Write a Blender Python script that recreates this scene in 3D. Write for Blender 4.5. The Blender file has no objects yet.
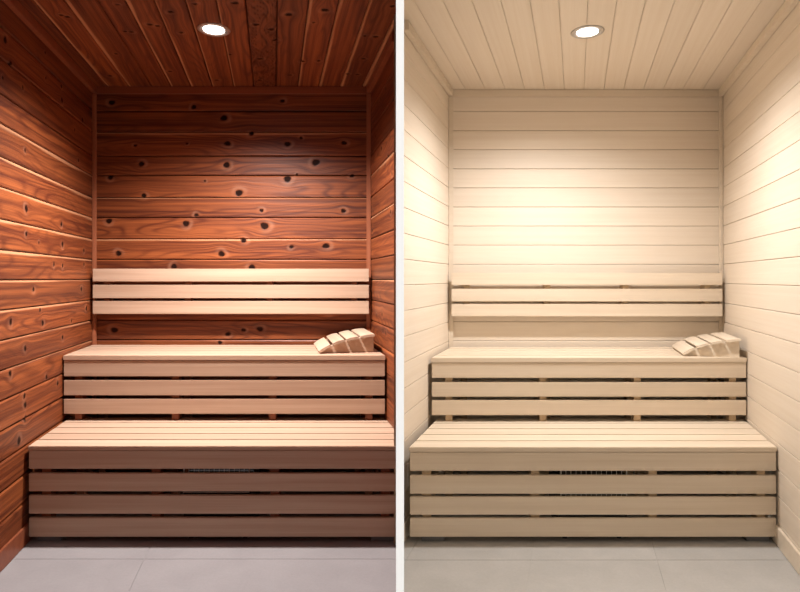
import bpy, bmesh, math, random
import numpy as np
from mathutils import Vector

sc = bpy.context.scene
col = sc.collection

# ------------------------------------------------------------------ camera, world, exposure
F = 600.0                                   # focal length in pixels of the 800 px wide frame
EYE = 1.2
cam_d = bpy.data.cameras.new('camera')
cam = bpy.data.objects.new('camera', cam_d); col.objects.link(cam)
cam.location = (0, 0, EYE); cam.rotation_euler = (math.pi / 2, 0, 0)
cam_d.sensor_width = 36; cam_d.lens = 36 * F / 800
cam_d.shift_y = -(296 - 279) / 800
cam_d.clip_start = 0.02
sc.camera = cam

WORLD = (1.0, 0.97, 0.93); WORLD_BEHIND = 0.05; WORLD_AROUND = 2.8
LAMP_LEFT = 360.0; LAMP_RIGHT = 134.0; LAMP_COL_LEFT = (1.0, 0.94, 0.90); LAMP_COL_RIGHT = (1.0, 0.97, 0.945)
SPOT_LEFT = 144; SPOT_RIGHT = 157; SPOT_BLEND = 1.0
w = bpy.data.worlds.new('world'); sc.world = w; w.use_nodes = True
bg = w.node_tree.nodes['Background']
bg.inputs[0].default_value = (*WORLD, 1)
# invented surround light whitening the partition end: dim behind the viewer, bright around
_wn = w.node_tree
_tc = _wn.nodes.new('ShaderNodeTexCoord'); _sx = _wn.nodes.new('ShaderNodeSeparateXYZ'); _mr = _wn.nodes.new('ShaderNodeMapRange')
_wn.links.new(_tc.outputs['Generated'], _sx.inputs[0]); _wn.links.new(_sx.outputs[1], _mr.inputs[0])
_mr.interpolation_type = 'SMOOTHSTEP'
for _i, _v in enumerate((-0.78, -0.52, WORLD_BEHIND, WORLD_AROUND)): _mr.inputs[_i + 1].default_value = _v
_wn.links.new(_mr.outputs[0], bg.inputs[1])

sc.view_settings.view_transform = 'Standard'
sc.view_settings.look = 'None'
sc.view_settings.gamma = 1
sc.view_settings.use_curve_mapping = False
sc.view_settings.exposure = 0.0

BACK = 3.75                                 # distance of both back walls


# ------------------------------------------------------------------ helpers
def tag(o, label=None, cat=None, group=None, kind=None):
    if label: o['label'] = label
    if cat: o['category'] = cat
    if group: o['group'] = group
    if kind: o['kind'] = kind
    return o


def empty(name, loc, rz=0):
    o = bpy.data.objects.new(name, None); col.objects.link(o)
    o.location = loc; o.rotation_euler = (0, 0, rz); o.empty_display_size = 0.1
    return o


def link(name, bm, mat, parent=None, bevel=0.0, smooth=False):
    me = bpy.data.meshes.new(name)
    if bevel:
        bmesh.ops.bevel(bm, geom=list(bm.edges), offset=bevel, segments=2, affect='EDGES', clamp_overlap=True)
    bmesh.ops.recalc_face_normals(bm, faces=bm.faces)
    bm.to_mesh(me); bm.free()
    me.materials.append(mat)
    if smooth:
        for p in me.polygons: p.use_smooth = True
    o = bpy.data.objects.new(name, me); col.objects.link(o)
    if parent:
        o.parent = parent
        me.transform(__import__('mathutils').Matrix.Translation(-Vector(parent.location))) if parent.rotation_euler.z == 0 else None
    return o


def box(bm, x0, x1, y0, y1, z0, z1):
    vs = [bm.verts.new((x, y, z)) for z in (z0, z1) for x, y in ((x0, y0), (x1, y0), (x1, y1), (x0, y1))]
    for f in ((0, 1, 2, 3), (7, 6, 5, 4), (0, 4, 5, 1), (1, 5, 6, 2), (2, 6, 7, 3), (3, 7, 4, 0)):
        bm.faces.new([vs[i] for i in f])


def prism(bm, plan, z0, z1):
    a = [bm.verts.new((x, y, z0)) for x, y in plan]
    b = [bm.verts.new((x, y, z1)) for x, y in plan]
    n = len(plan)
    bm.faces.new(a); bm.faces.new(b[::-1])
    for i in range(n):
        bm.faces.new((a[i], b[i], b[(i + 1) % n], a[(i + 1) % n]))


def tube(bm, p, q, r, n=10):
    p = Vector(p); q = Vector(q); d = (q - p).normalized()
    a = d.orthogonal().normalized(); b = d.cross(a)
    rings = []
    for c in (p, q):
        rings.append([bm.verts.new(c + r * (math.cos(t) * a + math.sin(t) * b))
                      for t in [2 * math.pi * k / n for k in range(n)]])
    bm.faces.new(rings[0]); bm.faces.new(rings[1][::-1])
    for k in range(n):
        bm.faces.new((rings[0][k], rings[1][k], rings[1][(k + 1) % n], rings[0][(k + 1) % n]))


def lathe(bm, prof, n=48, c=(0, 0, 0)):
    rings = []
    for r, z in prof:
        rings.append([bm.verts.new((c[0] + r * math.cos(2 * math.pi * k / n), c[1] + r * math.sin(2 * math.pi * k / n), c[2] + z))
                      for k in range(n)])
    for a, b in zip(rings, rings[1:]):
        for k in range(n):
            bm.faces.new((a[k], a[(k + 1) % n], b[(k + 1) % n], b[k]))
    return rings


# ------------------------------------------------------------------ materials
class NT:
    def __init__(s, name):
        s.m = bpy.data.materials.new(name); s.m.use_nodes = True
        s.t = s.m.node_tree; s.n = s.t.nodes; s.b = s.n['Principled BSDF']

    def node(s, typ, **kw):
        nd = s.n.new(typ)
        for k, v in kw.items():
            if k.startswith('i_'):
                nd.inputs[k[2:].replace('_', ' ')].default_value = v
            else:
                setattr(nd, k, v)
        return nd

    def link(s, a, b): s.t.links.new(a, b)

    def math(s, op, a, b=None, clamp=False):
        nd = s.n.new('ShaderNodeMath'); nd.operation = op; nd.use_clamp = clamp
        for i, v in enumerate((a, b)):
            if v is None: continue
            if isinstance(v, (int, float)): nd.inputs[i].default_value = v
            else: s.link(v, nd.inputs[i])
        return nd.outputs[0]

    def mix(s, fac, a, b, mode='MIX'):
        nd = s.n.new('ShaderNodeMix'); nd.data_type = 'RGBA'; nd.blend_type = mode
        for sock, v in ((nd.inputs[0], fac), (nd.inputs[6], a), (nd.inputs[7], b)):
            if isinstance(v, (int, float)): sock.default_value = v
            elif isinstance(v, tuple): sock.default_value = (*v, 1) if len(v) == 3 else v
            else: s.link(v, sock)
        return nd.outputs[2]

    def ramp(s, x, lo, hi):
        nd = s.n.new('ShaderNodeMapRange'); nd.inputs[1].default_value = lo; nd.inputs[2].default_value = hi
        s.link(x, nd.inputs[0]); return nd.outputs[0]

    def noise(s, vec, scale3, detail=3, rough=0.55, dist=0.0):
        mp = s.n.new('ShaderNodeMapping'); mp.inputs['Scale'].default_value = scale3
        s.link(vec, mp.inputs['Vector'])
        nz = s.n.new('ShaderNodeTexNoise'); nz.inputs['Scale'].default_value = 1
        nz.inputs['Detail'].default_value = detail; nz.inputs['Roughness'].default_value = rough
        nz.inputs['Distortion'].default_value = dist
        s.link(mp.outputs[0], nz.inputs['Vector']); return nz.outputs['Fac']

    def set(s, **kw):
        for k, v in kw.items():
            k = k.replace('_', ' ')
            if isinstance(v, (int, float, tuple)): s.b.inputs[k].default_value = v
            else: s.link(v, s.b.inputs[k])
        return s.m


def board_material(name, early, late, edge_tint, knot, knot_sheen, ring_amt, tone_amt, rough, bump, spec=0.5, figure=1.0):
    """planks whose mesh carries UV (metres along / across the grain) and the attributes wood (knot, halo, edge tint) and tone"""
    t = NT(name)
    uv = t.node('ShaderNodeUVMap'); uv.uv_map = 'grain'
    v = uv.outputs[0]
    at = t.node('ShaderNodeAttribute', attribute_name='wood')
    sep = t.node('ShaderNodeSeparateColor'); t.link(at.outputs['Color'], sep.inputs[0])
    tn = t.node('ShaderNodeAttribute', attribute_name='tone').outputs['Fac']
    fine = t.noise(v, (3, 260, 1), 3, 0.6)
    med = t.noise(v, (0.7, 44, 1), 3, 0.5, 0.2)
    big = t.noise(v, (0.9, 9, 1), 2, 0.5)
    cath = t.noise(v, (0.75, 5.5, 1), 1, 0.4)
    rings = t.math('SINE', t.math('MULTIPLY', cath, 130.0))
    rings = t.math('POWER', t.math('MULTIPLY', t.math('ADD', rings, 1.0), 0.5), 3.0)
    ringm = t.math('MULTIPLY', rings, t.ramp(big, 0.38, 0.62), clamp=True)
    g = t.math('ADD', t.math('MULTIPLY', t.ramp(med, 0.36, 0.66), 0.6), t.math('MULTIPLY', t.ramp(fine, 0.3, 0.7), 0.4))
    c = t.mix(t.math('MULTIPLY', g, ring_amt, clamp=True), early, late)
    c = t.mix(t.math('MULTIPLY', ringm, 0.75 * figure, clamp=True), c, late)
    sv = t.math('ADD', 1.0 - tone_amt, t.math('MULTIPLY', tn, 2 * tone_amt))
    cmb = t.node('ShaderNodeCombineColor')
    for i in range(3): t.link(sv, cmb.inputs[i])
    c = t.mix(1.0, c, cmb.outputs[0], 'MULTIPLY')
    c = t.mix(t.math('MULTIPLY', sep.outputs[2], 0.9), c, edge_tint)
    c = t.mix(t.math('MULTIPLY', sep.outputs[1], 0.75, clamp=True), c, knot_sheen)
    kn = t.noise(v, (60, 60, 1), 2)
    k2 = t.math('MULTIPLY', sep.outputs[0], t.math('ADD', 0.6, kn), clamp=True)
    c = t.mix(k2, c, knot)
    bp = t.node('ShaderNodeBump', i_Strength=bump, i_Distance=0.002)
    hsum = t.math('ADD', t.math('MULTIPLY', g, -0.6), t.math('ADD', t.math('MULTIPLY', sep.outputs[0], -1.2), t.math('MULTIPLY', sep.outputs[1], 1.6)))
    t.link(hsum, bp.inputs['Height'])
    t.link(bp.outputs[0], t.b.inputs['Normal'])
    r = t.math('ADD', rough - 0.06, t.math('MULTIPLY', med, 0.14))
    sl = t.math('MULTIPLY', t.math('SUBTRACT', 1.0, t.math('MULTIPLY', sep.outputs[0], 0.9)), spec)
    t.set(Base_Color=c, Roughness=r, Specular_IOR_Level=sl)
    return t.m


def lumber_material(name, early, late, axis='X', rough=0.5, amount=0.8, spec=0.35):
    """clear planed timber, grain along one object axis, every board a little different"""
    t = NT(name)
    tc = t.node('ShaderNodeTexCoord'); inf = t.node('ShaderNodeObjectInfo')
    off = t.node('ShaderNodeVectorMath', operation='MULTIPLY_ADD')
    cx = t.node('ShaderNodeCombineXYZ')
    for i in range(3): t.link(inf.outputs['Random'], cx.inputs[i])
    t.link(cx.outputs[0], off.inputs[0]); off.inputs[1].default_value = (37, 23, 11)
    t.link(tc.outputs['Object'], off.inputs[2])
    v = off.outputs[0]
    s = {'X': lambda a, b: (a, b, b), 'Y': lambda a, b: (b, a, b), 'Z': lambda a, b: (b, b, a)}[axis]
    fine = t.noise(v, s(2.5, 240), 3, 0.6)
    med = t.noise(v, s(0.8, 34), 3, 0.5, 0.2)
    big = t.noise(v, s(0.5, 7), 2)
    g = t.math('ADD', t.math('MULTIPLY', t.ramp(med, 0.32, 0.7), 0.65), t.math('MULTIPLY', t.ramp(fine, 0.3, 0.7), 0.35))
    c = t.mix(t.math('MULTIPLY', g, amount, clamp=True), early, late)
    sv = t.math('ADD', 0.9, t.math('ADD', t.math('MULTIPLY', inf.outputs['Random'], 0.1), t.math('MULTIPLY', big, 0.1)))
    cmb = t.node('ShaderNodeCombineColor')
    for i in range(3): t.link(sv, cmb.inputs[i])
    c = t.mix(1.0, c, cmb.outputs[0], 'MULTIPLY')
    bp = t.node('ShaderNodeBump', i_Strength=0.12, i_Distance=0.001); t.link(g, bp.inputs['Height'])
    t.link(bp.outputs[0], t.b.inputs['Normal'])
    t.set(Base_Color=c, Roughness=rough, Specular_IOR_Level=spec)
    return t.m


def plain(name, colr, rough=0.5, metal=0.0, emit=None, strength=0.0):
    t = NT(name)
    tc = t.node('ShaderNodeTexCoord')
    nz = t.noise(tc.outputs['Object'], (40, 40, 40), 3)
    c = t.mix(t.math('MULTIPLY', nz, 0.1), colr, tuple(x * 0.7 for x in colr))
    t.set(Base_Color=c, Roughness=rough, Metallic=metal)
    if emit: t.set(Emission_Color=(*emit, 1), Emission_Strength=strength)
    return t.m


def tile_material(name, a, b):
    t = NT(name)
    tc = t.node('ShaderNodeTexCoord'); v = tc.outputs['Object']
    n1 = t.noise(v, (5, 5, 5), 4, 0.6, 0.4); n2 = t.noise(v, (90, 90, 90), 3, 0.7)
    tn = t.node('ShaderNodeAttribute', attribute_name='tone').outputs['Fac']
    f = t.math('ADD', t.math('MULTIPLY', t.ramp(n1, 0.3, 0.7), 0.5), t.math('ADD', t.math('MULTIPLY', t.ramp(n2, 0.3, 0.7), 0.35), t.math('MULTIPLY', tn, 0.2)))
    c = t.mix(f, a, b)
    bp = t.node('ShaderNodeBump', i_Strength=0.15, i_Distance=0.001); t.link(n2, bp.inputs['Height'])
    t.link(bp.outputs[0], t.b.inputs['Normal'])
    t.set(Base_Color=c, Roughness=0.55, Specular_IOR_Level=0.3)
    return t.m


RED = board_material('knotty_cedar', (0.34, 0.094, 0.027), (0.075, 0.013, 0.005), (0.52, 0.24, 0.12), (0.018, 0.007, 0.005),
                     (0.66, 0.36, 0.23), 1.1, 0.34, 0.46, 0.6, 0.4)
REDTRIM = lumber_material('cedar_trim', (0.30, 0.09, 0.04), (0.18, 0.045, 0.02), 'X', 0.42)
REDTRIMZ = lumber_material('cedar_corner_trim', (0.42, 0.15, 0.075), (0.28, 0.08, 0.035), 'Z', 0.42)
PALE = board_material('pale_boards', (0.78, 0.685, 0.575), (0.71, 0.60, 0.48), (0.82, 0.70, 0.54), (0.5, 0.35, 0.2),
                      (0.74, 0.60, 0.44), 0.75, 0.03, 0.5, 0.12, 0.35, 0.25)
PALETRIM = lumber_material('pale_trim', (0.75, 0.65, 0.53), (0.67, 0.56, 0.435), 'X', 0.5)
BENCHL = lumber_material('warm_bench_timber', (0.57, 0.41, 0.30), (0.41, 0.25, 0.165), 'X', 0.45)
BENCHR = lumber_material('pale_bench_timber', (0.77, 0.66, 0.53), (0.64, 0.52, 0.385), 'X', 0.5)
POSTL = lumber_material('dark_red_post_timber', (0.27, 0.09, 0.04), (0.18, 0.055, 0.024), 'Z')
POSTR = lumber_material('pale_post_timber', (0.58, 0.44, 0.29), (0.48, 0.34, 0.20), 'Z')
TILE = tile_material('mauve_grey_floor_tile', (0.315, 0.295, 0.30), (0.25, 0.233, 0.238))
TILER = tile_material('grey_floor_tile', (0.47, 0.455, 0.435), (0.375, 0.362, 0.345))
WHITE = plain('white_paint', (0.93, 0.93, 0.93), 0.6)
DARK = plain('dark_plastic', (0.035, 0.035, 0.04), 0.5)
GREY = plain('grey_rubber', (0.17, 0.17, 0.18), 0.6)
STEEL = plain('brushed_steel', (0.72, 0.70, 0.68), 0.3, 1.0)
LIGHTMETAL = plain('light_grey_enamelled_metal', (0.85, 0.83, 0.81), 0.35, 0.0)
BRONZE = plain('lamp_rim', (0.50, 0.46, 0.42), 0.35, 0.6)
LENS = plain('lamp_lens', (1, 1, 1), 0.4, 0.0, (1.0, 0.97, 0.93), 14.0)
BACKING = plain('dark_batten_backing', (0.05, 0.02, 0.012), 0.9)
BACKINGR = plain('brown_batten_backing', (0.42, 0.31, 0.20), 0.9)


# ------------------------------------------------------------------ planking
def planks(name, mat, back_mat, edges, s0, s1, place, knots=(), step=0.012, tstep=0.012, gap=0.0035, top=0.010, bot=0.004,
           depth=0.006, edge_tint=None, tones=None, seed=1, backing=0.014, ex=0.034, ex0=0.034, exs=0.034, split=None, bt=0.02, figured=None):
    """one mesh of boards. place(s, t, d) -> world point; d is how far a point lies BEHIND the face."""
    rnd = random.Random(seed)
    V = []; Fc = []; UV = []; WD = []; TN = []; MI = []
    nv = 0
    ss = np.arange(s0, s1 + step * 0.5, step); ss[-1] = s1
    for bi in range(len(edges) - 1):
        a = edges[bi] + gap / 2; b = edges[bi + 1] - gap / 2
        n = max(2, int((b - a) / tstep))
        ts = [a, a + bot * .5, a + bot] + list(np.linspace(a + bot, b - top, n + 1)[1:-1]) + [b - top, b - top * .5, b - top * .15, b]
        ds = [depth, depth * .35, 0] + [0] * (n - 1) + [0, depth * .38, depth * .72, depth + .002]
        # returns at the sides of the board so that the gap between boards is really deep
        ts = [a] + ts + [b]; ds = [backing] + ds + [backing]
        T, S = np.meshgrid(np.array(ts), ss, indexing='ij')
        D = np.repeat(np.array(ds)[:, None], len(ss), 1)
        K = np.zeros_like(T); H = np.zeros_like(T); W = T.copy()
        for (ks, kt, r, el) in knots:
            if not (a - 0.02 <= kt <= b + 0.02): continue
            dx = (S - ks) / (r * el); dy = (T - kt) / r
            q = np.sqrt(dx * dx + dy * dy)
            ang = np.arctan2(dy, dx)
            q = q * (1 + 0.06 * np.sin(3 * ang + ks * 40) + 0.07 * np.sin(2 * ang + kt * 70))
            K = np.maximum(K, np.clip((1.15 - q) / 0.3, 0, 1))
            H = np.maximum(H, np.exp(-((q - 1.75) / 0.55) ** 2) * 0.24 * (0.5 + 0.5 * np.sin(ang + ks * 50)))  # paler on one side: paints the sheen beside each knot
            W = W - (T - kt) * 0.85 * np.exp(-(((S - ks) / (4 * r)) ** 2 + ((T - kt) / (3 * r)) ** 2))
        P = np.zeros_like(T)
        if edge_tint and edge_tint[bi] > 0:
            wd = edge_tint[bi]
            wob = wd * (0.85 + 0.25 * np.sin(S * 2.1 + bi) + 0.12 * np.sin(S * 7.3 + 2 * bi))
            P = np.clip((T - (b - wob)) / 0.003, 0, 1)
        elif edge_tint and edge_tint[bi] < 0:
            wd = -edge_tint[bi]
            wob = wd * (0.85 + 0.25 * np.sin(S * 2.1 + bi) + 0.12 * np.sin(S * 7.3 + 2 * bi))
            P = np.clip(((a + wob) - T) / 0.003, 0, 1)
        if figured and bi in figured:            # a board with wild dark figure
            K = np.maximum(K, 0.55 * np.clip(np.sin(S * 31 + 9 * np.sin(T * 55 + S * 6)) * np.sin(T * 95 + 5 * np.sin(S * 13)) * 1.6 - 0.35, 0, 1))
            W = W + 0.03 * np.sin(S * 17) * np.sin(T * 45)
        tone = tones[bi] if tones else rnd.random()
        ou = rnd.random() * 40; ov = rnd.random() * 9
        m, k = T.shape
        for i in range(m):
            for j in range(k):
                V.append(place(S[i, j], T[i, j], D[i, j]))
        UV.append(np.stack([S + ou, W + ov], -1).reshape(-1, 2))
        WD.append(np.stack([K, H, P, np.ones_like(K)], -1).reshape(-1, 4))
        TN.append(np.full(m * k, tone))
        for i in range(m - 1):
            for j in range(k - 1):
                q0 = nv + i * k + j
                Fc.append((q0, q0 + 1, q0 + k + 1, q0 + k)); MI.append(0)
        nv += m * k
    # backing behind the joints
    lo, hi = edges[0] - ex0, edges[-1] + ex0
    s0b = s0 - exs
    for s, t in ((s0b, lo), (s1 + ex, lo), (s1 + ex, hi), (s0b, hi)): V.append(place(s, t, backing))
    for s, t in ((s0b, lo), (s1 + ex, lo), (s1 + ex, hi), (s0b, hi)): V.append(place(s, t, backing + bt))
    UV.append(np.zeros((8, 2))); WD.append(np.zeros((8, 4))); TN.append(np.zeros(8))
    for f in ((0, 1, 2, 3), (7, 6, 5, 4), (0, 4, 5, 1), (1, 5, 6, 2), (2, 6, 7, 3), (3, 7, 4, 0)):
        Fc.append(tuple(nv + i for i in f)); MI.append(1)
    UV = np.concatenate(UV); WD = np.concatenate(WD); TN = np.concatenate(TN)
    me = bpy.data.meshes.new(name)
    me.from_pydata([tuple(map(float, p)) for p in V], [], Fc)
    me.materials.append(mat); me.materials.append(back_mat)
    me.polygons.foreach_set('material_index', MI)
    ul = me.uv_layers.new(name='grain')
    li = np.zeros(len(me.loops), dtype=np.int32); me.loops.foreach_get('vertex_index', li)
    ul.data.foreach_set('uv', UV[li].astype(np.float32).ravel())
    ca = me.attributes.new('wood', 'FLOAT_COLOR', 'POINT'); ca.data.foreach_set('color', WD.astype(np.float32).ravel())
    ta = me.attributes.new('tone', 'FLOAT', 'POINT'); ta.data.foreach_set('value', TN.astype(np.float32))
    o = bpy.data.objects.new(name, me); col.objects.link(o)
    if split is not None:                         # keep only one side of the line x = split between the two cabins
        bm = bmesh.new(); bm.from_mesh(me)
        x, keep_left = split
        bmesh.ops.bisect_plane(bm, geom=bm.verts[:] + bm.edges[:] + bm.faces[:], plane_co=(x, 0, 0), plane_no=(1, 0, 0),
                               clear_outer=keep_left, clear_inner=not keep_left)
        bm.to_mesh(me); bm.free()
    return o


def board_edges(lo, hi, anchor, pitch):
    """board joints between lo and hi through a known joint"""
    e = [anchor]
    while e[0] - pitch > lo + 0.02: e.insert(0, e[0] - pitch)
    while e[-1] + pitch < hi - 0.02: e.append(e[-1] + pitch)
    return [lo] + e + [hi]


# ------------------------------------------------------------------ knots seen in the photograph's cedar (metres on each surface)
def back_knots():
    px = [(448,236,8),(388,214,6),(565,202,5),(503,267,6),(271,291,4),(374,287,3),(455,287,7),(575,288,7),(602,276,4),(688,286,6),
          (283,328,7),(453,330,8),(632,325,9),(221,355,6),(410,362,3),(575,358,9),(594,349,3),(704,352,5),(288,391,6),(478,386,9),
          (393,430,5),(523,421,5),(687,422,6),(218,442,7),(372,447,8),(529,452,10),(487,481,7),(237,507,7),(443,508,8),(583,494,5),
          (652,492,8),(348,533,7),(504,535,8),(224,205,7),(229,660,8),(487,660,5),(520,658,7),(456,668,6),(655,622,7),(440,685,5)]
    return [((x / 2 - 400) * BACK / F, EYE + (279 - y / 2) * BACK / F, r * 0.0021, 1.25) for x, y, r in px]


# ------------------------------------------------------------------ the two cabins
class Cabin:
    pass


L = Cabin(); R = Cabin()
# side walls run at a slight angle to the straight back walls: k = sideways metres per metre of depth
L.k, L.ul, L.ur, L.h = -0.2108, -1.128, 0.606, 2.40
R.k, R.ul, R.ur, R.h = 0.2933, -0.792, 0.916, 2.381
L.lines = [2.25, 2.119, 1.969, 1.847, 1.709, 1.584, 1.45, 1.322, 1.196, 1.07, 0.944, 0.82]
L.hz = sorted(L.lines + [0.694, 0.568, 0.442, 0.316, 0.19, 0.064, 0.0, 2.385])
R.hz = [0.0] + [round(2.367 - 0.1195 * i, 4) for i in range(19, -1, -1) if 2.367 - 0.1195 * i > 0.03]
HALF = 0.00635                              # half thickness of the partition's front part
CORE = 0.002; YF = 0.95; YFR = 1.0; YPOST = 0.95; YFF = -0.9             # where the left cabin, the right cabin and the floor end towards the viewer

for c in (L, R):
    c.wl = (lambda c: lambda y: c.ul + c.k * y)(c)
    c.wr = (lambda c: lambda y: c.ur + c.k * y)(c)
YL = (L.ur - (-HALF)) / -L.k                # where the left cabin's right wall meets the thin part: 2.944
YR = (HALF - R.ul) / R.k                    # 2.750

# made-up partition; its white end stands in for the gap between two views
bm = bmesh.new()
prism(bm, [(-HALF, YPOST), (HALF, YPOST), (HALF, YPOST + .02), (CORE, YPOST + .02), (CORE, YR - .03), (HALF + .004, YR + .03), (R.wl(BACK) - 0.034, BACK + 0.03), (L.wr(BACK) + 0.034, BACK + 0.03), (-HALF - .004 + .008, YL + .05), (-CORE, YL - .03), (-CORE, YPOST + .02), (-HALF, YPOST + .02)],
      0, 2.405)
o = link('gap_partition', bm, WHITE)
tag(o, 'made-up white partition standing in for the gap between the red cabin and the pale cabin', 'wall', kind='structure')

# --- left cabin shell
bk = back_knots()
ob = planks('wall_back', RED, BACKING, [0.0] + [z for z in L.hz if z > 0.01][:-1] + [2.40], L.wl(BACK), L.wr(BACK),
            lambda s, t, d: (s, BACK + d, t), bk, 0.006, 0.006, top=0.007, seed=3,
            edge_tint=[0] * 8 + [0, 0, 0, 0.009, 0, 0.007, 0, 0, 0.015, 0, 0, 0, 0], tones=[.5, .4, .6, .5, .4, .6, .5, .35, .75, .35, .6, .8, .7, .5, .65, .55, .6, .25, .4, .3, .3])
tag(ob, 'knotty red-brown cedar back wall of horizontal boards', 'wall', kind='structure')


def lw_knots():
    z = []
    for (ox, oy, lst) in ((0, 0, [(20,160,9),(42,255,8),(180,210,5),(183,312,5),(90,350,5),(245,345,6),(247,400,8),(330,480,8),(10,312,5),(298,520,6)]),
                          (0, 148, [(100,10,5),(313,50,6),(105,243,9),(245,305,7),(250,385,8),(335,410,7),(155,378,4),(105,345,6),(215,465,6),(250,470,6),(335,465,6),(133,565,7),(325,565,8)]),
                          (0, 296, [(42,103,8),(170,108,8),(160,55,6),(345,50,8),(285,100,6),(40,310,8),(185,325,7),(100,210,7),(250,165,7),(100,435,8),(97,400,7),(230,350,7),(100,490,8),(75,580,10)])):
        for x, y, r in lst:
            X = ox + x / 4; Y = 676.9 / (273.5 - X)
            z.append((Y, EYE + (279 - (oy + y / 4)) * Y / F, r * 0.0017, 0.95))
    rnd = random.Random(5)
    for _ in range(40): z.append((rnd.uniform(YF, 2.35), rnd.uniform(0.1, 2.3), rnd.uniform(.007, .014), 1.1))
    return z


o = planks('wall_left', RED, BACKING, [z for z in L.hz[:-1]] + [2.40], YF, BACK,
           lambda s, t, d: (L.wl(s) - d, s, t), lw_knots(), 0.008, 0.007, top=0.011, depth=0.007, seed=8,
           edge_tint=[0, 0, 0, 0, 0, 0, 0.006, 0.006, 0.008, 0.008, 0.016, 0.019, 0.018, 0.016, 0.018, 0, 0, 0, 0, 0],  # paler stripe along the top edge of the middle boards
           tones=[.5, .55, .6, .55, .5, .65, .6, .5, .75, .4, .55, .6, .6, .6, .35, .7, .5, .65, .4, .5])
tag(o, 'knotty cedar left wall of horizontal boards with light edge stripes', 'wall', kind='structure')
rnd = random.Random(17)
rk = [(rnd.uniform(2.95, BACK), rnd.uniform(0.4, 2.3), rnd.uniform(.007, .013), 1.0) for _ in range(26)]
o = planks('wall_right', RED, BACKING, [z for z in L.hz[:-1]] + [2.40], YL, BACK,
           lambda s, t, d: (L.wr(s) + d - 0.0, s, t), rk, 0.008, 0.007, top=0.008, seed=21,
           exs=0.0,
           edge_tint=[0] * 9 + [0.008, 0, 0, 0.01, 0, 0.014, 0, 0, 0, 0, 0])
tag(o, 'knotty cedar right wall of the red cabin beside the partition', 'wall', kind='structure')

o = planks('wall_right', RED, BACKING, [z for z in L.hz[:-1]] + [2.40], YPOST + .021, YL,
           lambda s, t, d: (-HALF + .0003 + d, s, t), [], 0.03, 0.02, top=0.004, depth=0.001, backing=0.002, bt=0.0015, ex=0, ex0=0, exs=0, seed=22)
tag(o, 'cedar boards on the thin part of the partition, red cabin side', 'wall', kind='structure')


def ceil_knots():
    z = []
    for (ox, lst) in ((0, [(245,60,5),(270,67,6),(500,125,5),(525,127,6),(600,98,7),(630,103,6),(683,47,7),(725,130,6),(680,285,6),(440,303,7),(780,15,6),(470,18,5),(465,215,5)]),
                      (200, [(140,12,8),(355,58,9),(225,98,8),(285,117,8),(300,160,7),(120,217,5),(240,235,8),(240,320,6),(500,40,9),(455,90,4),(660,143,5),(703,147,7),(655,235,6),(590,295,6),(630,297,6),(770,25,6),(410,245,7),(475,243,6),(68,320,6),(360,300,6)])):
        for x, y, r in lst:
            X = ox + x / 4; Y = F * (L.h - EYE) / (279 - y / 4)
            z.append((Y, (X - 400) * Y / F - L.k * Y, r * 0.0019, 0.85))
    rnd = random.Random(9)
    for _ in range(25): z.append((rnd.uniform(YF, 2.5), rnd.uniform(-1.1, 1.2), rnd.uniform(.007, .013), 1.3))
    return z


lu = [-1.038, -0.903, -0.759, -0.641, -0.516, -0.381, -0.248, -0.122, 0.016, 0.153, 0.284, 0.416, 0.556]
ext = [0.69 + 0.135 * i for i in range(6)]
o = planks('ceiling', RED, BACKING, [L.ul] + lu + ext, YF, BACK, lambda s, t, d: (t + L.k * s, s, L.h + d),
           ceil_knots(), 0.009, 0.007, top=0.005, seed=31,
           edge_tint=[-.0, -.017, -.021, 0, -.022, -.018, -.010, -.007, 0, 0, -.016, -.021, -.016, -.016] + [0] * 6,  # sapwood stripes beside the joints
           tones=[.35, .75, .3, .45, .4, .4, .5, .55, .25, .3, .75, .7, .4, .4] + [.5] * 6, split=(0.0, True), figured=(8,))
tag(o, 'red cedar plank ceiling boards running away from the viewer', 'ceiling', kind='structure')

# --- right cabin shell
rkn = []
o = planks('wall_back', PALE, BACKINGR, R.hz + [R.h], R.wl(BACK), R.wr(BACK), lambda s, t, d: (s, BACK + d, t),
           rkn, 0.05, 0.03, gap=0.002, top=0.003, bot=0.002, depth=0.002, seed=41)
tag(o, 'pale timber back wall of narrow horizontal boards', 'wall', kind='structure')
o = planks('wall_left', PALE, BACKINGR, R.hz + [R.h], YR, BACK, lambda s, t, d: (R.wl(s) - d, s, t),
           rkn, 0.05, 0.03, gap=0.002, top=0.003, bot=0.002, depth=0.002, seed=42, exs=0.0)
tag(o, 'pale timber left wall beside the white partition', 'wall', kind='structure')
o = planks('wall_left', PALE, BACKINGR, R.hz + [R.h], YPOST + .021, YR, lambda s, t, d: (HALF - .0003 - d, s, t),
           rkn, 0.05, 0.03, gap=0.002, top=0.003, bot=0.002, depth=0.001, backing=0.002, bt=0.0015, ex=0, ex0=0, exs=0, seed=45)
tag(o, 'pale boards on the thin part of the partition, pale cabin side', 'wall', kind='structure')
o = planks('wall_right', PALE, BACKINGR, R.hz + [R.h], YFR, BACK, lambda s, t, d: (R.wr(s) + d, s, t),
           rkn, 0.05, 0.03, gap=0.002, top=0.003, bot=0.002, depth=0.002, seed=43)
tag(o, 'pale timber right wall of horizontal boards', 'wall', kind='structure')
ru = [-0.688 + 0.1231 * i for i in range(13)]
rext = [-0.688 - 0.1231 * i for i in range(9, 0, -1)]
o = planks('ceiling', PALE, BACKINGR, rext + ru + [R.ur], YFR, BACK, lambda s, t, d: (t + R.k * s, s, R.h + d),
           rkn, 0.05, 0.03, gap=0.0015, top=0.007, bot=0.007, depth=0.0018, seed=44, split=(0.0, False))
tag(o, 'pale timber ceiling with rounded board joints', 'ceiling', kind='structure')


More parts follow.
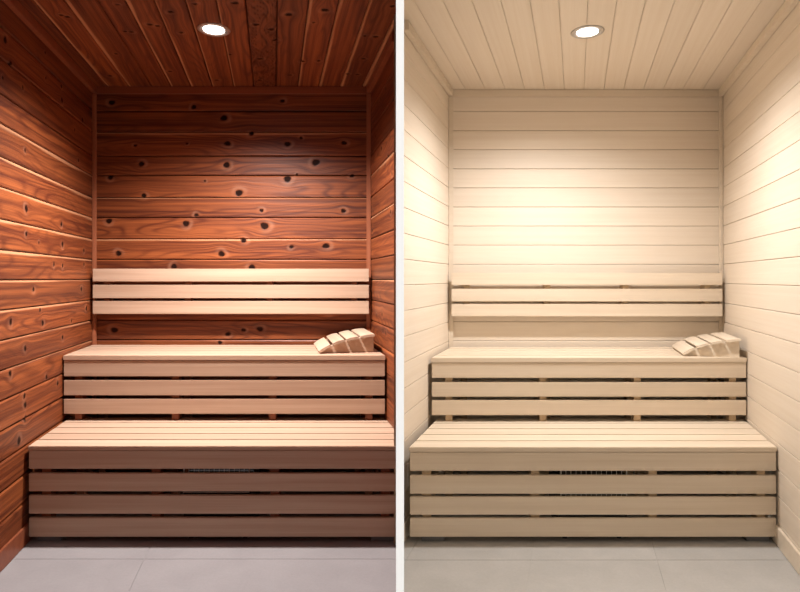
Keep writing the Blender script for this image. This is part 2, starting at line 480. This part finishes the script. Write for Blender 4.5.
# floors: one mesh of tiles per cabin, joints parallel to the side walls
def floor(c, us, ys, keep_left, label):
    bm = bmesh.new(); rnd = random.Random(int(c.ur * 1000))
    lay = bm.verts.layers.float.new('tone')
    g = 0.0012
    for i in range(len(us) - 1):
        for j in range(len(ys) - 1):
            a, b, y0, y1 = us[i] + g, us[i + 1] - g, ys[j] + g, ys[j + 1] - g
            n0 = len(bm.verts)
            prism(bm, [(a + c.k * y0, y0), (b + c.k * y0, y0), (b + c.k * y1, y1), (a + c.k * y1, y1)], -0.012, 0.0)
            bm.verts.ensure_lookup_table(); tn = rnd.random()
            for v in bm.verts[n0:]: v[lay] = tn
    prism(bm, [(us[0] + c.k * ys[0], ys[0]), (us[-1] + c.k * ys[0], ys[0]), (us[-1] + c.k * ys[-1], ys[-1]), (us[0] + c.k * ys[-1], ys[-1])],
          -0.05, -0.0022)
    bmesh.ops.bisect_plane(bm, geom=bm.verts[:] + bm.edges[:] + bm.faces[:], plane_co=(0, 0, 0), plane_no=(1, 0, 0),
                           clear_outer=keep_left, clear_inner=not keep_left)
    o = link('floor', bm, TILE if keep_left else TILER)
    tag(o, label, 'floor', kind='structure')


floor(L, [-1.20, -0.554, 0, 0.554, 1.108, 1.662], [YFF, -0.409, 0.187, 0.783, 1.379, 1.975, 2.571, 3.167, 3.76], True,
      'grey tiled floor of the red cabin')
floor(R, [-1.80, -1.262, -0.726, -0.19, 0.346, 0.99], [YFF, -0.418, 0.178, 0.774, 1.37, 1.966, 2.562, 3.158, 3.76], False,
      'grey tiled floor of the pale cabin')


# trims
def trims(c, mat, matz, names, who, yf):
    n = iter(names)
    h = c.h
    xl, xr = c.wl(BACK), c.wr(BACK)
    bm = bmesh.new(); box(bm, xl + 0.0005, xr - 0.0005, BACK - 0.016, BACK - 0.0005, h - 0.046, h - 0.001)
    tag(link(next(n), bm, mat, bevel=0.003), who + ' trim along the top of the back wall', 'trim', kind='structure')
    for x0, x1, side in ((xl, xl + 0.026, 'left'), (xr - 0.026, xr, 'right')):
        bm = bmesh.new(); ya, yb = BACK - 0.022, BACK - 0.0005
        if side == 'left': plan = [(c.wl(ya) + .0005, ya), (x1 - .002, ya), (x1 - .002, yb), (c.wl(yb) + .0005, yb)]
        else: plan = [(x0 + .002, ya), (c.wr(ya) - .0005, ya), (c.wr(yb) - .0005, yb), (x0 + .002, yb)]
        prism(bm, plan, 0.001, h - 0.047)
        tag(link(next(n), bm, matz, bevel=0.002), who + ' upright trim in the %s back corner' % side, 'trim', kind='structure')
    for f, s, y0, side in ((c.wl, 1, yf[0], 'left'), (c.wr, -1, yf[1], 'right')):
        bm = bmesh.new(); y1 = BACK - 0.017
        prism(bm, [(f(y0) + s * .0005, y0), (f(y1) + s * .0005, y1), (f(y1) + s * .030, y1), (f(y0) + s * .030, y0)], h - 0.046, h - 0.001)
        tag(link(next(n), bm, mat, bevel=0.003), who + ' trim where the %s wall meets the ceiling' % side, 'trim', kind='structure')
    # baseboards
    for f, s, y0, side in ((c.wl, 1, yf[0], 'left'), (c.wr, -1, yf[1], 'right')):
        y1 = BACK - 0.025
        bm = bmesh.new()
        prism(bm, [(f(y0) + s * .0005, y0), (f(y1) + s * .0005, y1), (f(y1) + s * .013, y1), (f(y0) + s * .013, y0)], 0.001, 0.085)
        tag(link('baseboard_' + side, bm, mat, bevel=0.002), who + ' baseboard along the %s wall' % side, 'baseboard', kind='structure')


trims(L, REDTRIM, REDTRIMZ, ['trim_%d' % i for i in range(1, 6)], 'red cedar', (YF, YL + 0.01))
trims(R, PALETRIM, PALETRIM, ['trim_%d' % i for i in range(6, 11)], 'pale timber', (YR + 0.01, YFR))


# ------------------------------------------------------------------ downlights
def downlight(x, y, h, power, angle, colr, label, grp):
    t = empty('ceiling_downlight', (x, y, h))
    tag(t, label, 'ceiling light')
    bm = bmesh.new()
    lathe(bm, [(0.0525, -0.002), (0.052, -0.0045), (0.072, -0.006), (0.0765, -0.003), (0.077, -0.0005), (0.0525, -0.0005), (0.0525, -0.002)])
    r = link('rim', bm, BRONZE, smooth=True); r.parent = t; 
    bm = bmesh.new()
    rg = lathe(bm, [(0.0500, -0.001), (0.048, -0.004), (0.030, -0.007), (0.012, -0.008)])
    bm.faces.new(rg[-1]); bm.faces.new(rg[0][::-1])
    r = link('lens', bm, LENS, smooth=True); r.parent = t
    r['label'] = 'glowing white lens'
    ld = bpy.data.lights.new('downlight_beam', 'SPOT'); ld.energy = power; ld.color = colr
    ld.spot_size = math.radians(angle); ld.spot_blend = SPOT_BLEND; ld.shadow_soft_size = 0.045
    lo = bpy.data.objects.new('downlight_beam', ld); col.objects.link(lo); lo.parent = t; lo.location = (0, 0, -0.055)


downlight(-0.895, 2.885, L.h, LAMP_LEFT, SPOT_LEFT, LAMP_COL_LEFT, 'round recessed downlight in the red cedar ceiling', None)
downlight(0.895, 2.865, R.h, LAMP_RIGHT, SPOT_RIGHT, LAMP_COL_RIGHT, 'round recessed downlight in the pale timber ceiling', None)


# ------------------------------------------------------------------ benches
def slanted(bm, c, u0, u1, y0, y1, z0, z1, xmax=None):
    pts = [(u0 + c.k * y0, y0), (u1 + c.k * y0, y0), (u1 + c.k * y1, y1), (u0 + c.k * y1, y1)]
    if xmax is not None:
        pts2 = []
        (x0, ya), (x1, yb), (x2, yc), (x3, yd) = pts
        if x1 > xmax and x2 > xmax: pts = [pts[0], (xmax, ya), (xmax, yc), pts[3]]
        elif x1 > xmax:
            ym = ya + (x1 - xmax) / (x1 - x2) * (yc - ya)
            pts = [pts[0], (xmax, ya), (xmax, ym), pts[2], pts[3]]
    prism(bm, pts, z0, z1)


def bench(c, label, u0, u1, yf, seat, faces, posts, mat, pmat, seat_rows, yposts, feet=(), xmax=None, grp=None, zfoot=0.0005):
    t = empty('sauna_bench', ((u0 + u1) / 2 + c.k * yf, yf, 0)); tag(t, label, 'bench')
    zt, zb = seat
    for y0, y1 in seat_rows:
        bm = bmesh.new(); slanted(bm, c, u0, u1, y0, y1, zb, zt, xmax)
        link('seat_slat', bm, mat, t, bevel=0.0025)
    for z0, z1 in faces:
        bm = bmesh.new(); slanted(bm, c, u0 + .003, u1 - .002, yf + 0.001, yf + 0.019, z0, z1 - (0.003 if z1 < faces[0][1] else 0), xmax)
        link('front_slat', bm, mat, t, bevel=0.0025)
    ybk = seat_rows[-1][1] - 0.02
    for u, wd in posts:
        bm = bmesh.new()
        x = u + c.k * (yf + .03)
        x0, x1 = x - wd / 2, x + wd / 2
        if xmax is not None: x1 = min(x1, xmax)
        zlo = zfoot if feet == () else 0.034
        box(bm, x0, x1, yf + 0.0195, yf + 0.062, zlo, zb - 0.0005)           # front leg behind the slats
        xb = x + c.k * (ybk - yf - .06)
        bl = len(bm.verts)
        x1b = xb + wd / 2 if xmax is None else min(xb + wd / 2, xmax)
        pts = [(x0, yf + .062), (x1, yf + .062), (x1b, ybk), (xb - wd / 2, ybk)]
        prism(bm, pts, zb - 0.07, zb - 0.0005)                                 # rail under the seat
        box(bm, xb - wd / 2, x1b, ybk - 0.04, ybk - 0.0005, 0.0005, zb - 0.071)
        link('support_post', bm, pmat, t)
    for a, b in feet:
        bm = bmesh.new()
        x0 = a + c.k * (yf + .05); x1 = b + c.k * (yf + .05)
        if xmax is not None: x1 = min(x1, xmax)
        box(bm, x0, x1, yf + 0.03, yf + 0.085, 0.0005, 0.0115)
        box(bm, x0, x1, yf + 0.026, yf + 0.03, 0.0005, 0.028)
        f = link('foot', bm, GREY, t, bevel=0.0008); f['label'] = 'dark grey levelling foot'
    return t


def zpairs(v): return [(v[i + 1], v[i]) for i in range(0, len(v), 2)]


def rows(y0, n, w, g, yend=None):
    r = []
    for i in range(n):
        a = y0 + i * (w + g)
        r.append((a, a + w))
    if yend: r[-1] = (r[-1][0], yend)
    return r


XM = -0.0165
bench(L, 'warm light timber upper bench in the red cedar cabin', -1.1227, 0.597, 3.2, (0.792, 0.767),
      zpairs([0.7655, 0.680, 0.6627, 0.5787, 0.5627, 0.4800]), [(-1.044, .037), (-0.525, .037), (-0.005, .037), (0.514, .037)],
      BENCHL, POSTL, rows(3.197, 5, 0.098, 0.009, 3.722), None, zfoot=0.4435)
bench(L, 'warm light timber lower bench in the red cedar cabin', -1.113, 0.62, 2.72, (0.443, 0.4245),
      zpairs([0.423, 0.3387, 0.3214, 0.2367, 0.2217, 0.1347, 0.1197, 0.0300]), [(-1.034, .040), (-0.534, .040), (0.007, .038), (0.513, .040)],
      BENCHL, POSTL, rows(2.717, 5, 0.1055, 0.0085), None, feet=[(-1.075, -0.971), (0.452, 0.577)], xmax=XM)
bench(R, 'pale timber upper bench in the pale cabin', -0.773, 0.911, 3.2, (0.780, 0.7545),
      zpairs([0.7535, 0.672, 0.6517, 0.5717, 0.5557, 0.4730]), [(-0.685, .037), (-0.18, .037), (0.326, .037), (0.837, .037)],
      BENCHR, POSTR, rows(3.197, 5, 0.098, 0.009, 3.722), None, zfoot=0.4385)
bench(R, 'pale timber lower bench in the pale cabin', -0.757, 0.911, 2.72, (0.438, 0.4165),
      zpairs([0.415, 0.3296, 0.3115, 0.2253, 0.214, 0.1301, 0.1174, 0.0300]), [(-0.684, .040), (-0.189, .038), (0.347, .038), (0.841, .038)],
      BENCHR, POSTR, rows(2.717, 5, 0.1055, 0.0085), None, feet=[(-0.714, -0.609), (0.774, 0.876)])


# backrests
def backrest(c, label, u0, u1, zs, brs, mat, pmat, cut=0.0):
    y = 3.668
    t = empty('bench_backrest', ((u0 + u1) / 2 + c.k * y, y, zs[-1][0])); tag(t, label, 'backrest')
    for z0, z1 in zs:
        bm = bmesh.new(); slanted(bm, c, u0, u1, y, y + 0.024, z0, z1)
        link('slat', bm, mat, t, bevel=0.003)
    for u in brs:
        bm = bmesh.new(); x = u + c.k * (y + .03)
        box(bm, x - .017, x + .017, y + 0.0245, BACK - 0.001, zs[-1][0] + .01, zs[0][1] - .01)
        link('bracket', bm, pmat, t)


backrest(L, 'light timber three-slat backrest on the knotty red wall', -1.107, 0.585, zpairs([1.2629, 1.1831, 1.1644, 1.0816, 1.0651, 0.9853]),
         [-1.027, -0.527, -0.023, 0.496], BENCHL, POSTL)
backrest(R, 'light timber three-slat backrest on the pale wall', -0.763, 0.897, zpairs([1.2368, 1.162, 1.1399, 1.062, 1.0467, 0.97]),
         [-0.672, -0.176, 0.305, 0.808], BENCHR, POSTR)


# headrests: four curved slats on two wedge side panels
def headrest(loc, rz, wd, prof, dep, mat, label):
    t = empty('wooden_headrest', loc, rz); tag(t, label, 'headrest')
    # prof: for each slat (x0, z0, x1, z1) of its underside
    ax = 'Y'
    th = 0.015
    for (x0, z0, x1, z1) in prof:
        bm = bmesh.new()
        n = 8; top = []; botm = []
        dx, dz = x1 - x0, z1 - z0; ln = math.hypot(dx, dz); nx, nz = -dz / ln, dx / ln
        for i in range(n + 1):
            f = i / n; bul = 0.003 * (1 - (2 * f - 1) ** 2)
            px_, pz_ = x0 + dx * f, z0 + dz * f
            botm.append((px_, pz_)); top.append((px_ + nx * (th * 0.75 + bul), pz_ + nz * (th * 0.75 + bul)))
        ring = botm + top[::-1]
        a = [bm.verts.new((x, 0, z)) for x, z in ring]; b = [bm.verts.new((x, dep, z)) for x, z in ring]
        bm.faces.new(a); bm.faces.new(b[::-1]); m = len(ring)
        for i in range(m): bm.faces.new((a[i], b[i], b[(i + 1) % m], a[(i + 1) % m]))
        o = link('slat', bm, mat); o.parent = t
    for y0 in (0.026, dep - 0.048):
        bm = bmesh.new()
        pts = [(prof[0][0] + .006, 0.0)]
        for (x0, z0, x1, z1) in prof: pts += [(x0 + .004, z0 + .0005), (x1 - .003, z1 - .0005)]
        pts += [(wd - 0.004, prof[-1][3] - .002), (wd - 0.004, 0.0)]
        a = [bm.verts.new((x, y0, z)) for x, z in pts]; b = [bm.verts.new((x, y0 + .022, z)) for x, z in pts]
        bm.faces.new(a); bm.faces.new(b[::-1]); m = len(pts)
        for i in range(m): bm.faces.new((a[i], b[i], b[(i + 1) % m], a[(i + 1) % m]))
        o = link('side_panel', bm, mat); o.parent = t
    return t


HEADL = lumber_material('headrest_timber_warm', (0.60, 0.44, 0.325), (0.46, 0.30, 0.20), 'Y', 0.45)
HEADR = lumber_material('headrest_timber_pale', (0.75, 0.65, 0.53), (0.64, 0.53, 0.40), 'Y', 0.5)
PROF = [(0.0, 0.004, 0.062, 0.040), (0.074, 0.045, 0.137, 0.064), (0.149, 0.066, 0.213, 0.079), (0.226, 0.081, 0.304, 0.090)]
headrest((-0.436, 3.262, 0.7925), math.atan(-L.k), 0.304, PROF, 0.42, HEADL, 'slatted wooden headrest on the upper bench against the red wall')
headrest((1.543, 3.262, 0.7805), math.atan(-R.k), 0.280, [(a * .92, b, c_ * .92, d) for a, b, c_, d in PROF], 0.40, HEADR,
         'slatted wooden headrest on the upper bench in the pale cabin')


# heaters under the lower benches
def heater(x0, x1, label, zr, rr):
    y = 2.757
    t = empty('underbench_heater', ((x0 + x1) / 2, y, 0)); tag(t, label, 'heater')
    bm = bmesh.new(); box(bm, x0, x1, y, y + 0.2, 0.05, 0.300)
    link('housing', bm, DARK, t, bevel=0.004)
    for z in (zr, 0.333):
        bm = bmesh.new()
        tube(bm, (x0 + .004, y - 0.0075, z), (x1 - .004, y - 0.0075, z), rr if z < .2 else 0.002)
        link('guard_rail', bm, LIGHTMETAL, t)
    n = 14
    for i in range(n):
        x = x0 + 0.005 + (x1 - x0 - .01) * i / (n - 1)
        bm = bmesh.new()
        r = 0.003 if i in (0, n - 1) else 0.0011
        tube(bm, (x, y - 0.0045, 0.15 if rr < .005 else 0.262), (x, y - 0.0045, 0.340), r, 8)
        link('guard_rod', bm, LIGHTMETAL, t)
    for sx in (x0 + .02, x1 - .04):
        bm = bmesh.new(); box(bm, sx, sx + .02, y + .02, y + .18, 0.0005, 0.0495)
        link('leg', bm, DARK, t)


heater(-0.415 + L.k * 2.757, -0.105 + L.k * 2.757, 'dark heater behind the lower bench slats in the red cabin', 0.2235, 0.0070)
heater(-0.0756 + R.k * 2.757, 0.236 + R.k * 2.757, 'dark heater behind the lower bench slats in the pale cabin', 0.216, 0.003)
